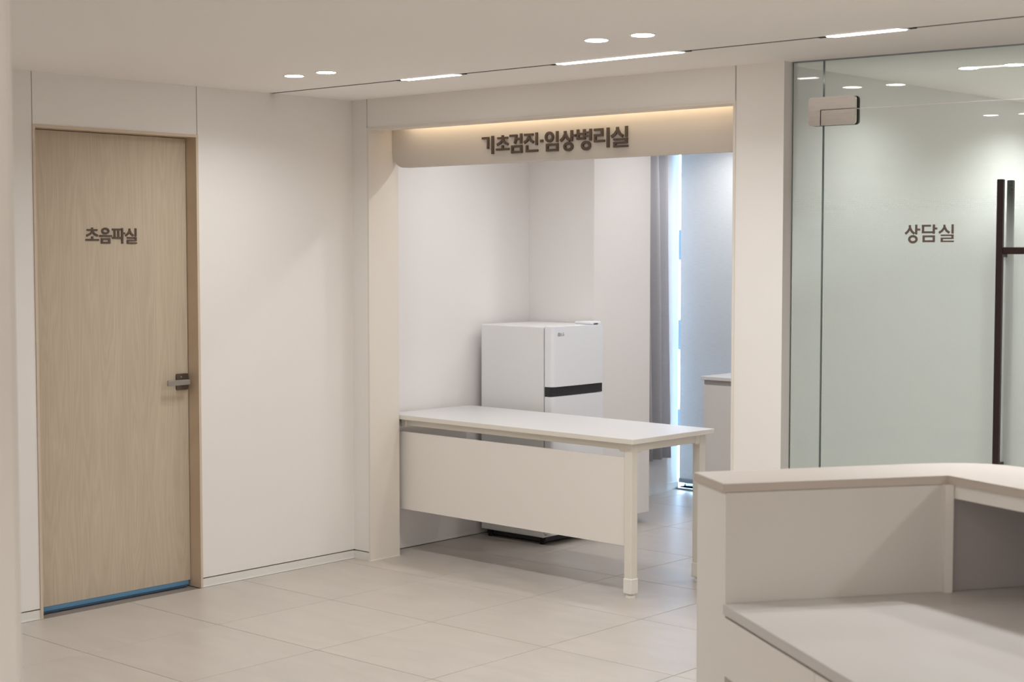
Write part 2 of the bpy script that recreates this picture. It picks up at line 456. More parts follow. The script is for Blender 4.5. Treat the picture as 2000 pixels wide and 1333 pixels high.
# lever
hy, hz = 0.825, 0.996
hd = empty('lever_handle', (LX, hy, hz)); hd.parent = d1
def yz_rr(y0, y1, z0, z1, r, x0, x1):
    bm = bmesh.new()
    pts = rrect(y0, y1, z0, z1, (r, r, r, r), 5)
    a = [bm.verts.new((x0, p[0], p[1])) for p in pts]; b = [bm.verts.new((x1, p[0], p[1])) for p in pts]
    bm.faces.new(a); bm.faces.new(b[::-1])
    for i in range(len(pts)): bm.faces.new((a[i], a[(i+1) % len(pts)], b[(i+1) % len(pts)], b[i]))
    return bm
obj('rose', yz_rr(-0.033, 0.033, -0.039, 0.039, 0.006, 0.0, 0.009), 'nickeld', hd)
bm = bmesh.new(); disc(bm, 0, 0, 0.009, 0.045, 0.010, 20)
bmesh.ops.rotate(bm, verts=bm.verts, cent=(0,0,0), matrix=Matrix.Rotation(PI/2, 3, 'Y'))
obj('spindle', bm, 'nickeld', hd, True)
obj('lever', bevel(boxes((0.040, 0.051, -0.112, 0.016, -0.013, 0.013)), 0.0025, 2), 'nickel', hd)
bm = bmesh.new(); disc(bm, 0, 0, 0.009, 0.011, 0.004, 12)
bmesh.ops.rotate(bm, verts=bm.verts, cent=(0,0,0), matrix=Matrix.Rotation(PI/2, 3, 'Y'))
bmesh.ops.translate(bm, verts=bm.verts, vec=(0, -0.008, 0.024))
obj('lock_pin', bm, 'steel', hd)

# ------------------------------------------------------------------ front wall with the portal
wf = empty('wall_front'); tag(wf, 'warm white front wall around the sign opening', 'wall', kind='structure')
GV = 0.0055
obj('wall_panel', boxes((0, PX0-0.0, 0.0, 0.10, 0.047, PZ), (0, PX0-GV, 0.0, 0.10, PZ, H)), 'wall', wf)
obj('lintel_panel', boxes((PX0, PX1-GV, 0.0, 0.10, PZ, H)), 'wall', wf)
obj('wall_panel', boxes((PX1, 2.618, 0.0, 0.10, 0.047, H)), 'wall', wf)
obj('groove_backing', boxes((PX0-0.03, PX0+0.02, 0.012, 0.09, PZ, H), (PX1-0.02, PX1+0.02, 0.012, 0.09, PZ, H)), 'groove', wf)
bb = struct('baseboard_front', boxes((0, PX0, 0.0, 0.1, 0, 0.041), (PX1, 2.618, 0.0, 0.1, 0, 0.041)), 'base', 'low flush white baseboard under the front wall', 'baseboard')
obj('shadow_gap', boxes((0, PX0, 0.01, 0.1, 0.041, 0.047), (PX1, 2.618, 0.01, 0.1, 0.041, 0.047)), 'groove', bb)
tk = 0.012
tr1 = empty('trim_1'); tag(tr1, 'cream casing lining the sign opening', 'casing', kind='structure')
obj('jamb', boxes((PX0, PX0+tk, -0.004, JB, 0, PZ)), 'cream', tr1)
obj('jamb', boxes((PX1-tk, PX1, -0.004, JB, 0, PZ)), 'cream', tr1)
obj('head', boxes((PX0+tk, PX1-tk, -0.004, 0.10, PZ-tk, PZ)), 'cream', tr1)
obj('caulk_line', boxes((PX0+tk, PX0+tk+0.003, 0, JB, 0, 0.004), (PX0, PX0+tk, -0.007, -0.004, 0, 0.004)), 'sleeve', tr1)

# upper jamb fill behind the lintel (ends of the light cove) and cove lid
struct('wall_cove', boxes((PX0-0.1, PX0+tk, 0.10, JB, PZ, H), (PX1-tk, PX1+0.1, 0.10, JB, PZ, H)), 'cream', 'cream end walls of the sign light cove', 'wall')

# ------------------------------------------------------------------ lab shell
struct('wall_lab_left', boxes((-0.30, LWX, JB-0.05, AY+0.1, 0, H)), 'labwall', 'white left wall inside the lab behind the table', 'wall')
struct('baseboard_lab', boxes((LWX, LWX+0.004, JB, AY, 0, 0.006)), 'sleeve', 'thin white caulk line along the lab wall foot', 'baseboard')
struct('wall_jamb_left', boxes((-0.30, PX0, 0.1, JB, 0, H)), 'labwall', 'white wall end behind the left jamb', 'wall')
pil = struct('wall_pillar', boxes((-0.2, BX, AY, 1.94, 0.062, H)), 'labwall', 'white square pillar behind the refrigerator', 'wall')
obj('recessed_base', boxes((-0.2, BX-0.10, AY+0.02, 1.94, 0, 0.062)), 'base', pil)
ra = struct('wall_recess', boxes((-0.40, -0.115, 1.94, 2.93, 0, H), (-0.40, -0.165, 2.93, WY, 0, H)), 'labwall', 'white recess wall beside the bright window gap', 'wall')
obj('recess_base', boxes((-0.165, -0.157, 2.93, WY, 0, 0.05), (-0.115, -0.112, 1.94, 2.93, 0, 0.012)), 'base', ra)
struct('wall_lab_back', boxes((1.30, 2.55, WY, WY+0.2, 0, H), (-0.4, 1.30, WY, WY+0.2, 2.36, H), (-0.4, 1.30, WY, WY+0.2, -0.05, 0.012)), 'labwall', 'white back wall of the lab around the window', 'wall')
struct('wall_partition', boxes((2.45, 2.55, 0.10, WY+0.2, 0, H)), 'labwall', 'white partition between lab and counselling room', 'wall')
# window
w1 = empty('window_1', (-0.165, WY+0.08, 0.012)); tag(w1, 'tall floor-to-ceiling window behind the pale blind', 'window', kind='structure')
obj('window_frame', boxes((0.0, 0.012, 0, 0.06, 0, 2.348), (1.42, 1.465, 0, 0.06, 0, 2.348), (0, 1.465, 0, 0.06, 2.31, 2.348), (0, 1.465, 0, 0.06, 0, 0.012), (0.012, 1.42, 0.01, 0.05, 1.02, 1.036)), 'wframe', w1)
obj('window_pane', boxes((0.012, 1.42, 0.025, 0.031, 0.012, 2.31)), 'glass', w1)
struct('trim_2', boxes((-0.165, 1.30, WY-0.03, WY+0.08, 0.0, 0.012)), 'rail', 'low grey sill strip under the lab window', 'sill')
# roller blind
rb = empty('roller_blind', (-0.135, WY-0.02, 0)); tag(rb, 'pale grey roller blind pulled down over the lab window', 'blind')
obj('blind_fabric', boxes((0, 1.40, 0, 0.002, 0.075, 2.34)), 'blind', rb)
obj('bottom_bar', bevel(boxes((-0.002, 1.402, -0.008, 0.010, 0.048, 0.078)), 0.003, 1), 'rail', rb)
bm = bmesh.new(); disc(bm, 0, 0, 0, 1.40, 0.025, 20)
bmesh.ops.rotate(bm, verts=bm.verts, cent=(0,0,0), matrix=Matrix.Rotation(PI/2, 3, 'Y')); bmesh.ops.translate(bm, verts=bm.verts, vec=(0, 0.0, 2.36))
obj('roller_tube', bm, 'rail', rb, True)
# curtain
ct_ = empty('curtain', (-0.07, 2.30, 0)); tag(ct_, 'grey fabric curtain hanging in folds beside the lab window', 'curtain')
bm = bmesh.new()
ny, nz = 90, 12
rows = []
for k in range(nz+1):
    f = k/nz; z = 0.245 + f*2.13
    row = []
    for i in range(ny+1):
        y = i/ny
        yy = y*(0.580 - 0.065*f)
        x = 0.030*math.sin(y*2*PI*5.2 + 0.4) * (0.75 + 0.25*(1-f)) + 0.008*math.sin(y*23 + 3*f)
        row.append(bm.verts.new((x, yy, z)))
    rows.append(row)
for k in range(nz):
    for i in range(ny):
        bm.faces.new((rows[k][i], rows[k][i+1], rows[k+1][i+1], rows[k+1][i]))
o = obj('curtain_cloth', bm, 'curtain', ct_, True)
so = o.modifiers.new('thick', 'SOLIDIFY'); so.thickness = 0.002
obj('curtain_rail', boxes((-0.012, 0.012, -0.1, 0.62, 2.378, 2.398)), 'wframe', ct_)

# ------------------------------------------------------------------ counselling room shell
struct('wall_consult', boxes((2.55, 5.4, WY, WY+0.2, 0, H), (5.3, 5.4, 0.25, WY, 0, H)), 'labwall', 'white walls of the counselling room behind the glass', 'wall')
struct('wall_front_right', boxes((4.75, 8.1, 0.22, 0.36, 0, H)), 'wall', 'white front wall beyond the glazed screen', 'wall')
struct('wall_right', boxes((8.0, 8.1, -8.1, 0.36, 0, H)), 'wall', 'white wall at the right end of the waiting area', 'wall')
struct('wall_back', boxes((-0.25, 8.1, -8.1, -8.0, 0, H)), 'wall', 'white wall behind the waiting area', 'wall')
wfg = bevel(boxes((3.10, 3.462, -8.0, -4.004, 0, H)), 0.02, 3)
struct('wall_foreground', wfg, 'wall', 'blurred white wall edge close to the camera at the left border', 'wall')

# ------------------------------------------------------------------ glazed screen with glass door
d2 = empty('door_2', (GX, GY, 0), GA); tag(d2, 'glazed screen and frameless frosted glass door with Korean lettering', 'door', kind='structure')
def pane(name, x0, x1, z0, z1):
    o = obj(name, boxes((x0, x1, 0, 0.010, z0, z1)), 'glass', d2)
    two_mats(o, 'gedge', lambda p: abs(p.normal.y) < 0.5)
    return o
SX = 0.1095   # sidelight / leaf joint
pane('sidelight_glass', -0.030, SX-0.002, 0.01, H-0.004)
pane('transom_glass', SX+0.002, 1.05, 2.1965, H-0.004)
lf = pane('door_glass', SX+0.002, 1.045, 0.012, 2.193)
pane('sidelight_glass', 1.052, 2.16, 0.01, H-0.004)
obj('channel', boxes((-0.030, 2.16, -0.004, 0.014, H-0.004, H), (-0.030, 2.16, -0.008, 0.018, 0, 0.008)), 'rail', d2)
def film(x0, x1, z0, z1):
    bm = bmesh.new()
    bm.faces.new([bm.verts.new(p) for p in ((x0, 0.0108, z0), (x1, 0.0108, z0), (x1, 0.0108, z1), (x0, 0.0108, z1))])
    return obj('frosted_film', bm, 'film', d2)
film(-0.028, SX-0.004, 0.02, 2.38); film(SX+0.004, 1.043, 0.02, 2.19); film(1.056, 2.15, 0.02, 2.38)
# patch hinge (front plates and backing plates)
hg = empty('patch_hinge', (0, 0, 0)); hg.parent = d2
def plate(name, pts, y0, y1, mat):
    bm = xzprism(pts, y0, y1)
    return obj(name, bm, mat, hg)
hx0, hx1, hz0, hz1 = 0.0515, 0.259, 2.132, 2.247
r = 0.014
Lp = rrect(hx0, hx1, hz0, hz1, (r, 0, r, r), 6)
Lpoly = []
arc_tr = [(hx1-r+r*math.cos(t), hz1-r+r*math.sin(t)) for t in [PI/2*i/6 for i in range(7)]]
arc_tl = [(hx0+r-r*math.sin(t), hz1-r+r*math.cos(t)) for t in [PI/2*i/6 for i in range(7)]]
arc_bl = [(hx0+r-r*math.cos(t), hz0+r-r*math.sin(t)) for t in [PI/2*i/6 for i in range(7)]]
Lpoly = [(hx1, 2.1965)] + arc_tr + arc_tl + arc_bl + [(SX-0.005, hz0), (SX-0.005, 2.1965)]
lower = [(SX-0.001, hz0+0.0005)] + [(hx1-r+r*math.sin(t), hz0+r-r*math.cos(t)) for t in [PI/2*i/6 for i in range(7)]] + [(hx1, 2.1930), (SX-0.001, 2.1930)]
plate('upper_plate', Lpoly, -0.017, -0.003, 'steel')
plate('lower_plate', lower, -0.017, -0.003, 'steel')
plate('gasket', Lpoly, -0.003, -0.0002, 'rubber'); plate('gasket', lower, -0.003, -0.0002, 'rubber')
plate('back_plate', Lpoly, 0.012, 0.026, 'rubber'); plate('back_plate', lower, 0.012, 0.026, 'rubber')
# pull handle
hn = empty('pull_handle', (0.872, 0, 0)); hn.parent = d2
obj('front_bar', bevel(boxes((-0.0125, 0.0125, -0.056, -0.038, 0.62, 1.893)), 0.002, 1), 'bronze', hn)
obj('back_bar', bevel(boxes((-0.0125, 0.0125, 0.048, 0.066, 0.62, 1.893)), 0.002, 1), 'bronze', hn)
obj('cross_bar', bevel(boxes((0.0125, 0.095, -0.054, -0.040, 1.611, 1.637)), 0.002, 1), 'bronze', hn)
obj('standoff', boxes((-0.008, 0.008, -0.038, 0.048, 1.60, 1.616)), 'bronze', hn)
obj('standoff', boxes((-0.008, 0.008, -0.038, 0.048, 0.80, 0.816)), 'bronze', hn)
bm = bmesh.new(); disc(bm, 0, 0, 0, 0.03, 0.014, 20)
bmesh.ops.rotate(bm, verts=bm.verts, cent=(0,0,0), matrix=Matrix.Rotation(PI/2, 3, 'X')); bmesh.ops.translate(bm, verts=bm.verts, vec=(0.095, -0.012, 1.624))
obj('lock_knob', bm, 'nickel', hn, True)

# ------------------------------------------------------------------ Hangul lettering built from strokes
def ribbon(bm, pts, w, depth):
    """flat stroke along pts (u, v) with square ends, extruded to depth towards -w axis (local y)"""
    n = len(pts)
    L, R = [], []
    for i in range(n):
        if i == 0: d = (pts[1][0]-pts[0][0], pts[1][1]-pts[0][1])
        elif i == n-1: d = (pts[-1][0]-pts[-2][0], pts[-1][1]-pts[-2][1])
        else: d = (pts[i+1][0]-pts[i-1][0], pts[i+1][1]-pts[i-1][1])
        l = math.hypot(*d); nx, ny_ = -d[1]/l*w/2, d[0]/l*w/2
        L.append((pts[i][0]+nx, pts[i][1]+ny_)); R.append((pts[i][0]-nx, pts[i][1]-ny_))
    xzprism(L + R[::-1], -depth, 0, bm)

def oval(bm, cx, cz, rx, rz, w, depth, n=28):
    o = []
    for rr, yy in ((0, -depth), (1, -depth), (1, 0), (0, 0)):
        ax, az = (rx + w/2, rz + w/2) if rr == 0 else (rx - w/2, rz - w/2)
        o.append([bm.verts.new((cx + ax*math.cos(2*PI*i/n), yy, cz + az*math.sin(2*PI*i/n))) for i in range(n)])
    for i in range(n):
        j = (i+1) % n
        for a in range(4):
            b = (a+1) % 4
            bm.faces.new((o[a][i], o[a][j], o[b][j], o[b][i]))

def siot(cx, top, x0, x1, zb):
    zc = top - (top-zb)*0.42
    return [[(cx, top), (cx, zc+0.03), (cx-(cx-x0)*0.42, zb+(zc-zb)*0.45), (x0, zb)], [(cx+0.005, zc+0.06), (cx+(x1-cx)*0.42, zb+(zc-zb)*0.45), (x1, zb)]]
V, Hh = 0.142, 0.118      # stroke widths
def G(*strokes): return strokes
def vert(x, a, b, w=V): return ('s', [(x, a), (x, b)], w)
def hor(z, a, b, w=Hh): return ('s', [(a, z), (b, z)], w)
def mieum(x0, x1, z0, z1): return [vert(x0+V/2, z1, z0), vert(x1-V/2, z1, z0), hor(z1-Hh/2, x0, x1), hor(z0+Hh/2, x0, x1)]
def curve(pts, w=V): return ('s', pts, w)
GLY = {
 '기': [hor(0.90, 0.0, 0.60), curve([(0.525, 0.95), (0.525, 0.60), (0.50, 0.30)]), vert(0.90, 1.0, 0.0, 0.17)],
 '초': [vert(0.5, 1.0, 0.84), hor(0.83, 0.10, 0.90), *[curve(p) for p in siot(0.5, 0.84, 0.07, 0.93, 0.42)], vert(0.5, 0.38, 0.14), hor(0.13, 0.0, 1.0)],
 '검': [hor(0.91, 0.0, 0.58), curve([(0.50, 0.96), (0.48, 0.72), (0.40, 0.50)]), hor(0.73, 0.56, 0.85), vert(0.88, 1.0, 0.48), *mieum(0.13, 0.96, 0.0, 0.41)],
 '진': [hor(0.91, 0.0, 0.66), *[curve(p) for p in siot(0.33, 0.90, 0.0, 0.68, 0.50)], vert(0.90, 1.0, 0.34), vert(0.20, 0.36, 0.0), hor(0.06, 0.13, 1.0)],
 '임': [('o', 0.33, 0.73, 0.25, 0.205), vert(0.90, 1.0, 0.45), *mieum(0.10, 0.98, 0.0, 0.39)],
 '상': [*[curve(p) for p in siot(0.32, 0.98, 0.02, 0.63, 0.50)], vert(0.74, 1.0, 0.46), hor(0.73, 0.74, 1.0), ('o', 0.53, 0.205, 0.24, 0.165)],
 '병': [vert(0.08, 1.0, 0.50), vert(0.50, 1.0, 0.50), hor(0.78, 0.0, 0.56, 0.10), hor(0.56, 0.0, 0.56, 0.11), hor(0.84, 0.5, 0.9, 0.09), hor(0.66, 0.5, 0.9, 0.09), vert(0.92, 1.0, 0.44), ('o', 0.62, 0.205, 0.25, 0.165)],
 '리': [hor(0.93, 0.0, 0.60), vert(0.525, 0.99, 0.58), hor(0.64, 0.0, 0.60), vert(0.075, 0.70, 0.32), hor(0.35, 0.0, 0.70), vert(0.92, 1.0, 0.0, 0.16)],
 '실': [*[curve(p) for p in siot(0.36, 0.98, 0.0, 0.70, 0.52)], vert(0.90, 1.0, 0.47), hor(0.385, 0.12, 0.98, 0.095), vert(0.90, 0.42, 0.18), hor(0.22, 0.12, 0.98, 0.095), vert(0.20, 0.25, 0.02), hor(0.048, 0.12, 1.0, 0.095)],
 '음': [('o', 0.48, 0.80, 0.25, 0.15), hor(0.485, 0.0, 1.0), *mieum(0.13, 0.86, 0.0, 0.35)],
 '파': [hor(0.91, 0.0, 0.66), vert(0.19, 0.91, 0.38, 0.14), vert(0.48, 0.91, 0.38, 0.14), hor(0.37, 0.0, 0.70), vert(0.78, 1.0, 0.0), hor(0.67, 0.78, 1.0)],
 '담': [hor(0.93, 0.0, 0.58), vert(0.085, 0.99, 0.52), hor(0.56, 0.0, 0.72), vert(0.76, 1.0, 0.47), hor(0.77, 0.76, 0.98), *mieum(0.06, 0.84, 0.0, 0.39)],
}
def glyph(ch, x0, x1, z0, z1, depth, parent, mat, place):
    bm = bmesh.new()
    w, h = x1-x0, z1-z0
    e = 0
    for s in GLY[ch]:
        if s[0] == 'o':
            _, cx, cz, rx, rz = s
            oval(bm, x0+cx*w, z0+cz*h, rx*w, rz*h, 0.135*h, depth + e)
        else:
            _, pts, sw = s
            ribbon(bm, [(x0+px*w, z0+pz*h) for px, pz in pts], sw*(w+h)/2, depth + e)
        e += 0.00004
    o = obj('letter', bm, mat, parent)
    o.location, o.rotation_euler = place
    return o

# lettering on the oak door (reads along +y, faces +x)
dl = (Vector((LX, 0, 0)), (0, 0, PI/2))
for ch, a, b, z0, z1 in (('초', 0.000, 0.252, 0.125, 1.0), ('음', 0.262, 0.508, 0.01, 0.99), ('파', 0.512, 0.765, 0.01, 0.985), ('실', 0.775, 1.0, 0.0, 0.985)):
    X0, LW, Z0, LH = 0.308, 0.274, 1.655, 0.073
    glyph(ch, X0 + a*LW, X0 + b*LW, Z0 + z0*LH, Z0 + z1*LH, 0.004, d1, 'letter', dl)
# lettering on the glass door
for ch, a, b, z0 in (('상', 0.0, 0.315, -0.02), ('담', 0.345, 0.67, 0.02), ('실', 0.695, 1.0, 0.02)):
    X0, LW, Z0, LH = 0.4705, 0.202, 1.6555, 0.071
    glyph(ch, X0 + a*LW, X0 + b*LW, Z0 + z0*LH, Z0 + LH, 0.0008, d2, 'letter_glass', (Vector((0, -0.0002, 0)), (0, 0, 0)))

# ------------------------------------------------------------------ sign board above the opening
SB = 0.165
sg = empty('header_sign', (0, SB, 0)); tag(sg, 'beige header board with brown Korean lettering over the opening', 'sign')
pts = rrect(PX0+tk+0.002, PX1-tk-0.002, 2.053, H, (0.085, 0, 0, 0), 14)
obj('board', xzprism(pts, 0, 0.043), 'board', sg)
X0, LW = 0.776, 0.912
Z0, LH = 2.096, 0.094
for ch, a, b, z0, z1 in (('기', 0, .087, .02, .97), ('초', .104, .198, .13, .97), ('검', .202, .295, 0, 1), ('진', .306, .402, .02, 1), ('임', .45, .544, 0, 1), ('상', .555, .66, -.02, 1), ('병', .667, .766, -.02, 1.01), ('리', .781, .88, .04, 1.01), ('실', .894, 1.0, .02, 1.03)):
    glyph(ch, X0 + a*LW, X0 + b*LW, Z0 + z0*LH, Z0 + z1*LH, 0.008, sg, 'letter', (Vector((0, 0, 0)), (0, 0, 0)))
obj('letter_dot', boxes((X0+.4185*LW, X0+.4365*LW, -0.008, 0, Z0+.48*LH, Z0+.62*LH)), 'letter', sg)
# warm cove light behind the lintel
cv = empty('cove_light', (1.25, 0.115, 2.31)); tag(cv, 'warm LED strip hidden behind the lintel, glowing above the sign lettering', 'light')
obj('profile', boxes((-1.0, 1.105, -0.013, -0.006, -0.010, 0.010)), 'rail', cv)
obj('led_strip', boxes((-0.99, 1.095, -0.006, -0.004, -0.006, 0.006)), 'led', cv)
lamp('cove_lamp', (0.053, 0.0, 0.0), 0.95, (1.0, 0.82, 0.60), 2.08, 170, cv, (math.radians(40), 0, 0), 'RECTANGLE', 0.012)

# ------------------------------------------------------------------ recessed downlights
def downlight(x, y, label, group, power, col=WARM, spread=150):
    t = empty('downlight', (x, y, H)); tag(t, label, 'light', group)
    bm = bmesh.new(); disc(bm, 0, 0, -0.002, 0.0, 0.049, 40, 0.041); obj('trim_ring', bm, 'ring', t)
    bm = bmesh.new(); disc(bm, 0, 0, -0.0032, -0.0005, 0.0405, 40); obj('lens', bm, 'lens', t)
    lamp('downlight_lamp', (0, 0, -0.006), power, col, 0.075, spread, t)
    return t
gC = 'paired round downlights in the corridor ceiling'
downlight(0.697, -0.978, 'round recessed downlight nearest the oak door, left of its pair', gC, P_DOWN*0.70)
downlight(0.910, -0.978, 'round recessed downlight, right one of the pair near the oak door', gC, P_DOWN*0.70)
downlight(2.453, -1.020, 'round recessed downlight above the middle light bar, left of its pair', gC, P_DOWN)
downlight(2.666, -1.020, 'round recessed downlight above the middle light bar, right of its pair', gC, P_DOWN)
for x, y, k in ((0.70, -2.96, 0.5), (0.91, -2.96, 0.5), (2.529, -2.96, 1), (2.730, -2.96, 1), (2.75, -5.4, 1.5)):
    downlight(x, y, 'round recessed downlight in the ceiling nearer the camera, above the frame', 'unseen downlights of the waiting area', P_DOWN*k)
for x in (4.22, 4.43, 6.0, 6.2):
    downlight(x, -1.02, 'round recessed downlight right of the frame in the waiting area', 'unseen downlights right of the frame', P_DOWN*1.85)
for x, y in ((7.4, -4.9), (6.2, -6.6), (4.6, -7.0), (7.2, -6.4)):  # added lamps, brighten the ceiling and camera-facing surfaces
    downlight(x, y, 'added fill downlight in the unseen ceiling behind the camera', 'added fill downlights behind the camera', P_FILL)
gL = 'hidden downlights in the lab ceiling'
for x, y in ((0.55, 0.62), (1.35, 0.62), (2.05, 1.3), (1.0, 1.72), (1.9, 2.1), (0.42, 2.72)):
    downlight(x, y, 'round recessed downlight inside the lab, hidden by the sign board', gL, P_LAB*(1.7 if y > 2.5 or y == 1.3 else 1.0), NEUT)
gR = 'downlights of the counselling room seen through the glass'
downlight(3.068, 0.735, 'round downlight seen through the glass transom, left of its pair', gR, P_CONS*0.5, NEUT)
downlight(3.266, 0.745, 'round downlight seen through the glass transom at the right border', gR, P_CONS*0.5, NEUT)
for x, y in ((3.1, 2.3), (3.3, 2.3), (4.4, 0.9), (4.4, 2.3)):
    downlight(x, y, 'round recessed downlight deep in the counselling room behind frosted glass', 'unseen downlights of the counselling room', P_CONS*1.4, NEUT)

# ------------------------------------------------------------------ linear lights in the ceiling track
yc = (SLOT_Y0 + SLOT_Y1)/2
for x0, x1, lab in ((0.935, 1.278, 'short glowing linear light nearest the left wall in the ceiling track'),
                    (1.860, 2.483, 'long glowing linear light in the middle of the ceiling track'),
                    (3.140, 3.440, 'short glowing linear light above the glass door in the ceiling track'),
                    (4.40, 5.02, 'linear light in the ceiling track right of the frame')):
    t = empty('linear_light', (x0, yc, H)); tag(t, lab, 'light', 'linear lights in the ceiling track')
    L = x1 - x0
    obj('housing', boxes((0, L, -0.0195, 0.0195, -0.001, 0.001)), 'ring', t)
    obj('diffuser', boxes((0.012, L, 0.003, 0.019, -0.003, -0.001)), 'line', t)
    obj('diffuser', boxes((0, L-0.012, -0.019, -0.003, -0.003, -0.001)), 'line', t)
    for xx in (-0.03, L+0.03):
        obj('connector', boxes((xx-0.012, xx+0.012, -0.012, 0.012, -0.002, 0.0015)), 'rubber', t)

# ------------------------------------------------------------------ white table across the opening
TL, TD, TZ = 1.703, 0.628, 0.752
tb = empty('office_table', (0.017, 0.219, 0), math.radians(-1.8)); tag(tb, 'long white table with ivory legs standing across the lab opening', 'table')
top = obj('table_top', bevel(boxes((0, TL, 0, TD, TZ-0.024, TZ)), 0.0015, 1), 'desk', tb)
two_mats(top, 'deskedge', lambda p: abs(p.normal.z) < 0.5)
def leg(lx, ly):
    o = obj('leg', bevel(boxes((lx-0.0225, lx+0.0225, ly-0.0225, ly+0.0225, 0.088, TZ-0.026)), 0.004, 2), 'ivory', tb)
    obj('leg_sleeve', bevel(boxes((lx-0.0255, lx+0.0255, ly-0.0255, ly+0.0255, 0.020, 0.092)), 0.003, 1), 'sleeve', o)
    bm = bmesh.new(); disc(bm, lx, ly, 0.0, 0.011, 0.0245, 28); disc(bm, lx, ly, 0.011, 0.022, 0.012, 16)
    obj('glide', bm, 'sleeve', o)
for ly in (0.052, TD-0.052): leg(TL-0.052, ly)
obj('wall_cleat', boxes((-0.012, 0.020, 0.03, TD-0.03, TZ-0.075, TZ-0.025)), 'ivory', tb)
zr0, zr1 = TZ-0.064, TZ-0.024
obj('front_rail', bevel(boxes((0.09, TL-0.085, 0.040, 0.070, zr0+0.006, zr1)), 0.002, 1), 'ivory', tb)
obj('back_rail', bevel(boxes((0.09, TL-0.085, TD-0.070, TD-0.040, zr0+0.006, zr1)), 0.002, 1), 'ivory', tb)
for lx in (0.06, TL-0.052):
    obj('side_rail', bevel(boxes((lx-0.017, lx+0.017, 0.10, TD-0.10, zr0, zr1)), 0.002, 1), 'ivory', tb)
    for ly, s in ((0.052, 1), (TD-0.052, -1)):
        obj('corner_bracket', bevel(boxes((lx-0.021, lx+0.021, min(ly+s*0.02, ly+s*0.055), max(ly+s*0.02, ly+s*0.055), zr0-0.006, zr1)), 0.004, 2), 'ivory', tb)
        sx = 1 if lx < 0.5 else -1
        obj('corner_bracket', bevel(boxes((min(lx+sx*0.02, lx+sx*0.06), max(lx+sx*0.02, lx+sx*0.06), ly-0.017, ly+0.017, zr0-0.004, zr1)), 0.006, 2), 'ivory', tb)
obj('modesty_panel', bevel(boxes((0.062, TL-0.078, 0.036, 0.052, 0.243, 0.658)), 0.001, 1), 'panel', tb)

# ------------------------------------------------------------------ refrigerator in the corner (door faces +x)
FX0, FX1, FY0, FY1, FZ = 0.045, 0.512, 0.935, 1.392, 1.207
fg = empty('refrigerator', (FX0, FY0, 0)); tag(fg, 'small white two-door refrigerator in the corner behind the table', 'refrigerator')
D, Wd = FX1-FX0, FY1-FY0
obj('body', bevel(boxes((0, D, 0, Wd, 0.040, FZ)), 0.006, 2), 'fridge', fg)
obj('door_gasket', boxes((D, D+0.010, 0.012, Wd-0.012, 0.055, FZ-0.008)), 'gasket', fg)
def fdoor(name, z0, z1):
    # rounded front edges, seen in plan
    x0, x1 = D+0.009, D+0.068
    n = 8; pts = [(x0, 0.0)]
    r1 = 0.022
    for i in range(n+1):
        t = -PI/2 + PI/2*i/n; pts.append((x1-r1 - 0.004 + r1*math.cos(t), r1 + r1*math.sin(t)))
    for i in range(1, 8):
        f = i/8; pts.append((x1 - 0.004 + 0.004*math.sin(PI*f), r1 + (Wd-2*r1)*f))
    for i in range(n+1):
        t = PI/2*i/n; pts.append((x1-r1 - 0.004 + r1*math.cos(t), Wd-r1 + r1*math.sin(t)))
    pts.append((x0, Wd))
    o = obj(name, prism(pts, z0, z1), 'fridged', fg)
    o.data.polygons.foreach_set('use_smooth', [True]*len(o.data.polygons)); o.data.set_sharp_from_angle(angle=math.radians(35))
    return o
up = fdoor('freezer_door', 0.877, FZ-0.001)
lo = fdoor('fridge_door', 0.062, 0.823)
obj('handle_recess', bevel(boxes((D+0.006, D+0.050, 0.002, Wd-0.004, 0.825, 0.875)), 0.004, 2), 'black', fg)
obj('hinge_cap', boxes((D+0.01, D+0.04, Wd-0.02, Wd-0.002, 0.823, 0.877)), 'fridged', fg)
obj('hinge_cover', bevel(boxes((D-0.075, D+0.045, Wd-0.10, Wd-0.01, FZ, FZ+0.016)), 0.005, 2), 'fridged', fg)
obj('hinge_screw', boxes((D+0.030, D+0.050, Wd-0.075, Wd-0.045, FZ, FZ+0.006)), 'black', fg)
for fy in (0.03, Wd-0.03):
    for fx in (0.05, D-0.03):
        bm = bmesh.new(); disc(bm, fx, fy, 0, 0.040, 0.016, 16); obj('foot', bm, 'rubber', fg)
obj('plinth', boxes((0.02, D-0.01, 0.03, Wd-0.03, 0.012, 0.045)), 'black', fg)
# small grey logo on the freezer door (disc emblem and the letters L G)
LXf = D+0.0655
def logo_place(o): o.location = (LXf, 0.040, 1.154); o.rotation_euler = (0, 0, PI/2); o.scale = (1.45, 1, 1.25)
bm = bmesh.new(); oval(bm, 0.010, 0.008, 0.0062, 0.0068, 0.0036, 0.002, 20); ribbon(bm, [(0.010, 0.012), (0.010, 0.0045), (0.0135, 0.0045)], 0.0016, 0.002); xzprism([(0.0055, 0.010), (0.0075, 0.010), (0.0075, 0.012), (0.0055, 0.012)], -0.002, 0, bm)
logo_place(obj('logo_emblem', bm, 'logo', up))
bm = bmesh.new(); ribbon(bm, [(0.0215, 0.0145), (0.0215, 0.002)], 0.0026, 0.002); ribbon(bm, [(0.0205, 0.003), (0.0275, 0.003)], 0.0024, 0.002)
logo_place(obj('logo_letter', bm, 'logo', up))
bm = bmesh.new()
ribbon(bm, [(0.0385, 0.0130), (0.0345, 0.0142), (0.0312, 0.0115), (0.0305, 0.008), (0.0315, 0.0045), (0.0345, 0.002), (0.0385, 0.003)], 0.0024, 0.002)
ribbon(bm, [(0.0380, 0.0035), (0.0380, 0.0085)], 0.0024, 0.002); ribbon(bm, [(0.0355, 0.008), (0.0390, 0.008)], 0.0022, 0.002)
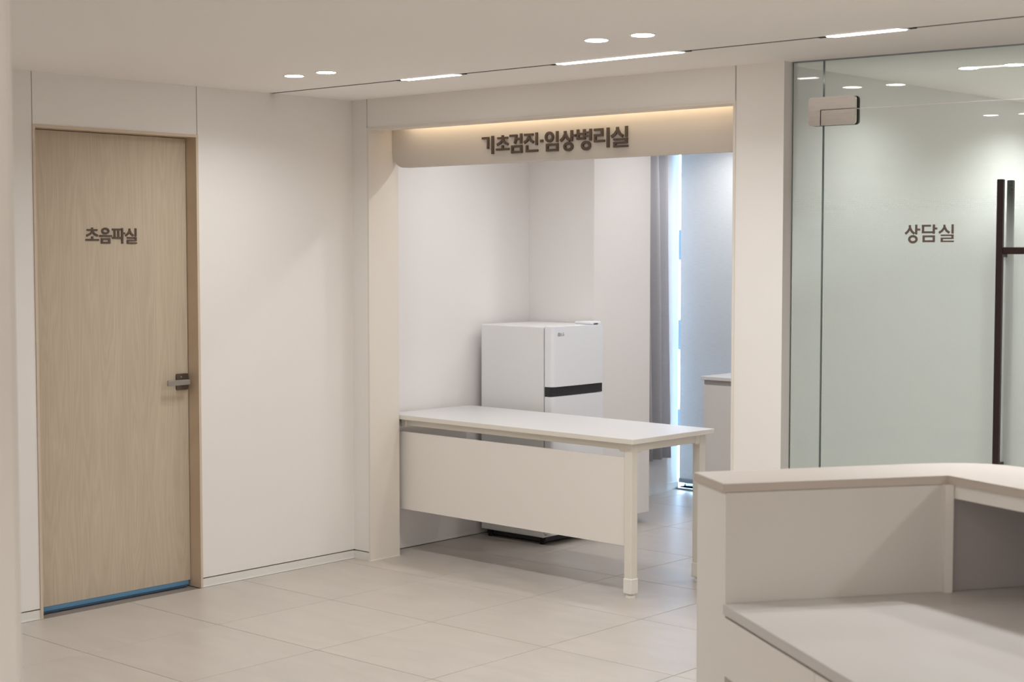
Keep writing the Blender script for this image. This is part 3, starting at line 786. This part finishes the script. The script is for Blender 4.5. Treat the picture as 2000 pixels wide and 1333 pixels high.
logo_place(obj('logo_letter', bm, 'logo', up))

# ------------------------------------------------------------------ low cabinet inside the lab
cb = empty('base_cabinet', (0.63, 2.25, 0)); tag(cb, 'pale grey base cabinet with light worktop near the lab blind', 'cabinet')
obj('cabinet_body', boxes((0.02, 1.80, 0.022, 0.50, 0.08, 0.815)), 'cab', cb)
obj('plinth', boxes((0.03, 1.80, 0.06, 0.50, 0, 0.08)), 'base', cb)
obj('worktop', bevel(boxes((0.0, 1.815, 0.0, 0.52, 0.842, 0.864)), 0.002, 1), 'desk', cb)
obj('shadow_rail', boxes((0.015, 1.80, 0.020, 0.50, 0.815, 0.842)), 'cshade', cb)
for k in range(4):
    obj('cabinet_door', bevel(boxes((0.022 + k*0.445, 0.022 + k*0.445 + 0.441, 0.004, 0.022, 0.085, 0.812)), 0.001, 1), 'cab', cb)

# ------------------------------------------------------------------ reception counter (local x = t, local y = s)
rc = empty('reception_counter', (3.926, -2.337, 0), math.radians(-34.5)); tag(rc, 'white reception counter with raised beige ledge in the right foreground', 'counter')
LZ, WZ = 1.045, 0.742
outer = [(-0.215, 0.0), (-0.218, 0.30), (-0.224, 0.55), (-0.226, 0.66), (-0.220, 0.735), (-0.205, 0.79), (-0.180, 0.835), (-0.145, 0.868), (-0.10, 0.890), (-0.04, 0.906), (0.06, 0.928), (0.5, 1.03), (1.2, 1.19), (2.2, 1.42)]
inner = [(2.2, 1.12), (1.2, 0.89), (0.5, 0.732), (0.281, 0.682), (0.0, 0.618), (0.0, 0.0)]
led = obj('ledge', bevel(prism(outer + inner, LZ-0.022, LZ), 0.0015, 1), 'ctop', rc)
two_mats(led, 'cedge', lambda p: abs(p.normal.z) < 0.5)
off = 0.008
shell_out = [(x+off, max(y, off)) for x, y in outer[:4]] + [(x+off, y-off*0.6) for x, y in outer[4:9]] + [(x, y-off) for x, y in outer[9:]]
shell_in = [(x+0.03, y-0.012) if x < -0.12 else (x+0.005, y-0.035) for x, y in outer[4:]][::-1]
body = [(0.0-0.004, off), (0.0-0.004, 0.618), (-0.06, 0.66)]
obj('side_partition', prism([(-0.207, off), (-0.211, 0.30), (-0.216, 0.55), (-0.217, 0.63), (-0.004, 0.63), (-0.004, off)], 0, LZ-0.022), 'cwhite', rc)
obj('inner_lining', boxes((-0.004, 0.0, off, 0.612, WZ, LZ-0.024)), 'cin', rc)
bm = bmesh.new()
oo = [(-0.217, 0.60)] + [p for p in shell_out[3:]]
ii = []
for i, p in enumerate(oo):
    a = oo[max(0, i-1)]; b = oo[min(len(oo)-1, i+1)]
    d = Vector((b[0]-a[0], b[1]-a[1])).normalized()
    ii.append((p[0] + d.y*0.03, p[1] - d.x*0.03))
obj('front_shell', prism(oo + ii[::-1], 0, LZ-0.022), 'cwhite', rc)
obj('recess_side', boxes((-0.03, -0.004, 0.63, 0.86, WZ, LZ-0.022)), 'cshade', rc)  # partition wall greyed, recess shade painted into it and the back
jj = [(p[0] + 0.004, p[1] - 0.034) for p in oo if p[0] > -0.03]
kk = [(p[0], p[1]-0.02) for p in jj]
obj('recess_back', prism(jj + kk[::-1], WZ, LZ-0.022), 'cshade', rc)
obj('corner_batten', boxes((0.0, 0.016, 0.603, 0.626, WZ, LZ-0.022)), 'cwhite', rc)
ap = [(0.012, 0.628), (0.281, 0.690), (0.5, 0.740), (1.2, 0.898), (2.2, 1.128)]
obj('apron', prism(ap + [(x, y+0.018) for x, y in ap][::-1], LZ-0.058, LZ-0.022), 'cwhite', rc)
wt = obj('desk_worktop', bevel(prism([(0.0, 0.0), (2.2, 0.0), (2.2, 1.36), (0.5, 0.98), (0.0, 0.86)], WZ-0.027, WZ), 0.0015, 1), 'work', rc)
for k in range(3):
    a = 0.003 + k*0.540
    dr = obj('drawer', boxes((a, a+0.537, 0.003, 0.021, WZ-0.182, WZ-0.034)), 'cwhite', rc)
obj('drawer_carcass', boxes((0.003, 1.62, 0.021, 0.46, WZ-0.178, WZ-0.030)), 'cin', rc)
obj('groove_strip', boxes((0.003, 2.2, 0.012, 0.46, WZ-0.034, WZ-0.027)), 'groove', rc)
obj('end_support', boxes((1.63, 1.66, 0.02, 0.9, 0, WZ-0.03)), 'cwhite', rc)

# ------------------------------------------------------------------ what the window gap shows
bd = empty('neighbour_building', (-14.0, 16.0, -9.0)); tag(bd, 'pale building across the street seen through the window gap', 'building')
obj('facade', boxes((0, 9, 0, 6, 0, 11.6)), 'outside', bd)
for fz in range(5):
    for k in range(5):
        obj('window', boxes((0.5 + k*1.75, 1.9 + k*1.75, -0.06, 0.0, 4.45 + fz*1.5, 4.95 + fz*1.5)), 'outglass', bd)
obj('parapet', boxes((-0.1, 9.1, -0.15, 6.1, 11.6, 11.9)), 'wframe', bd)
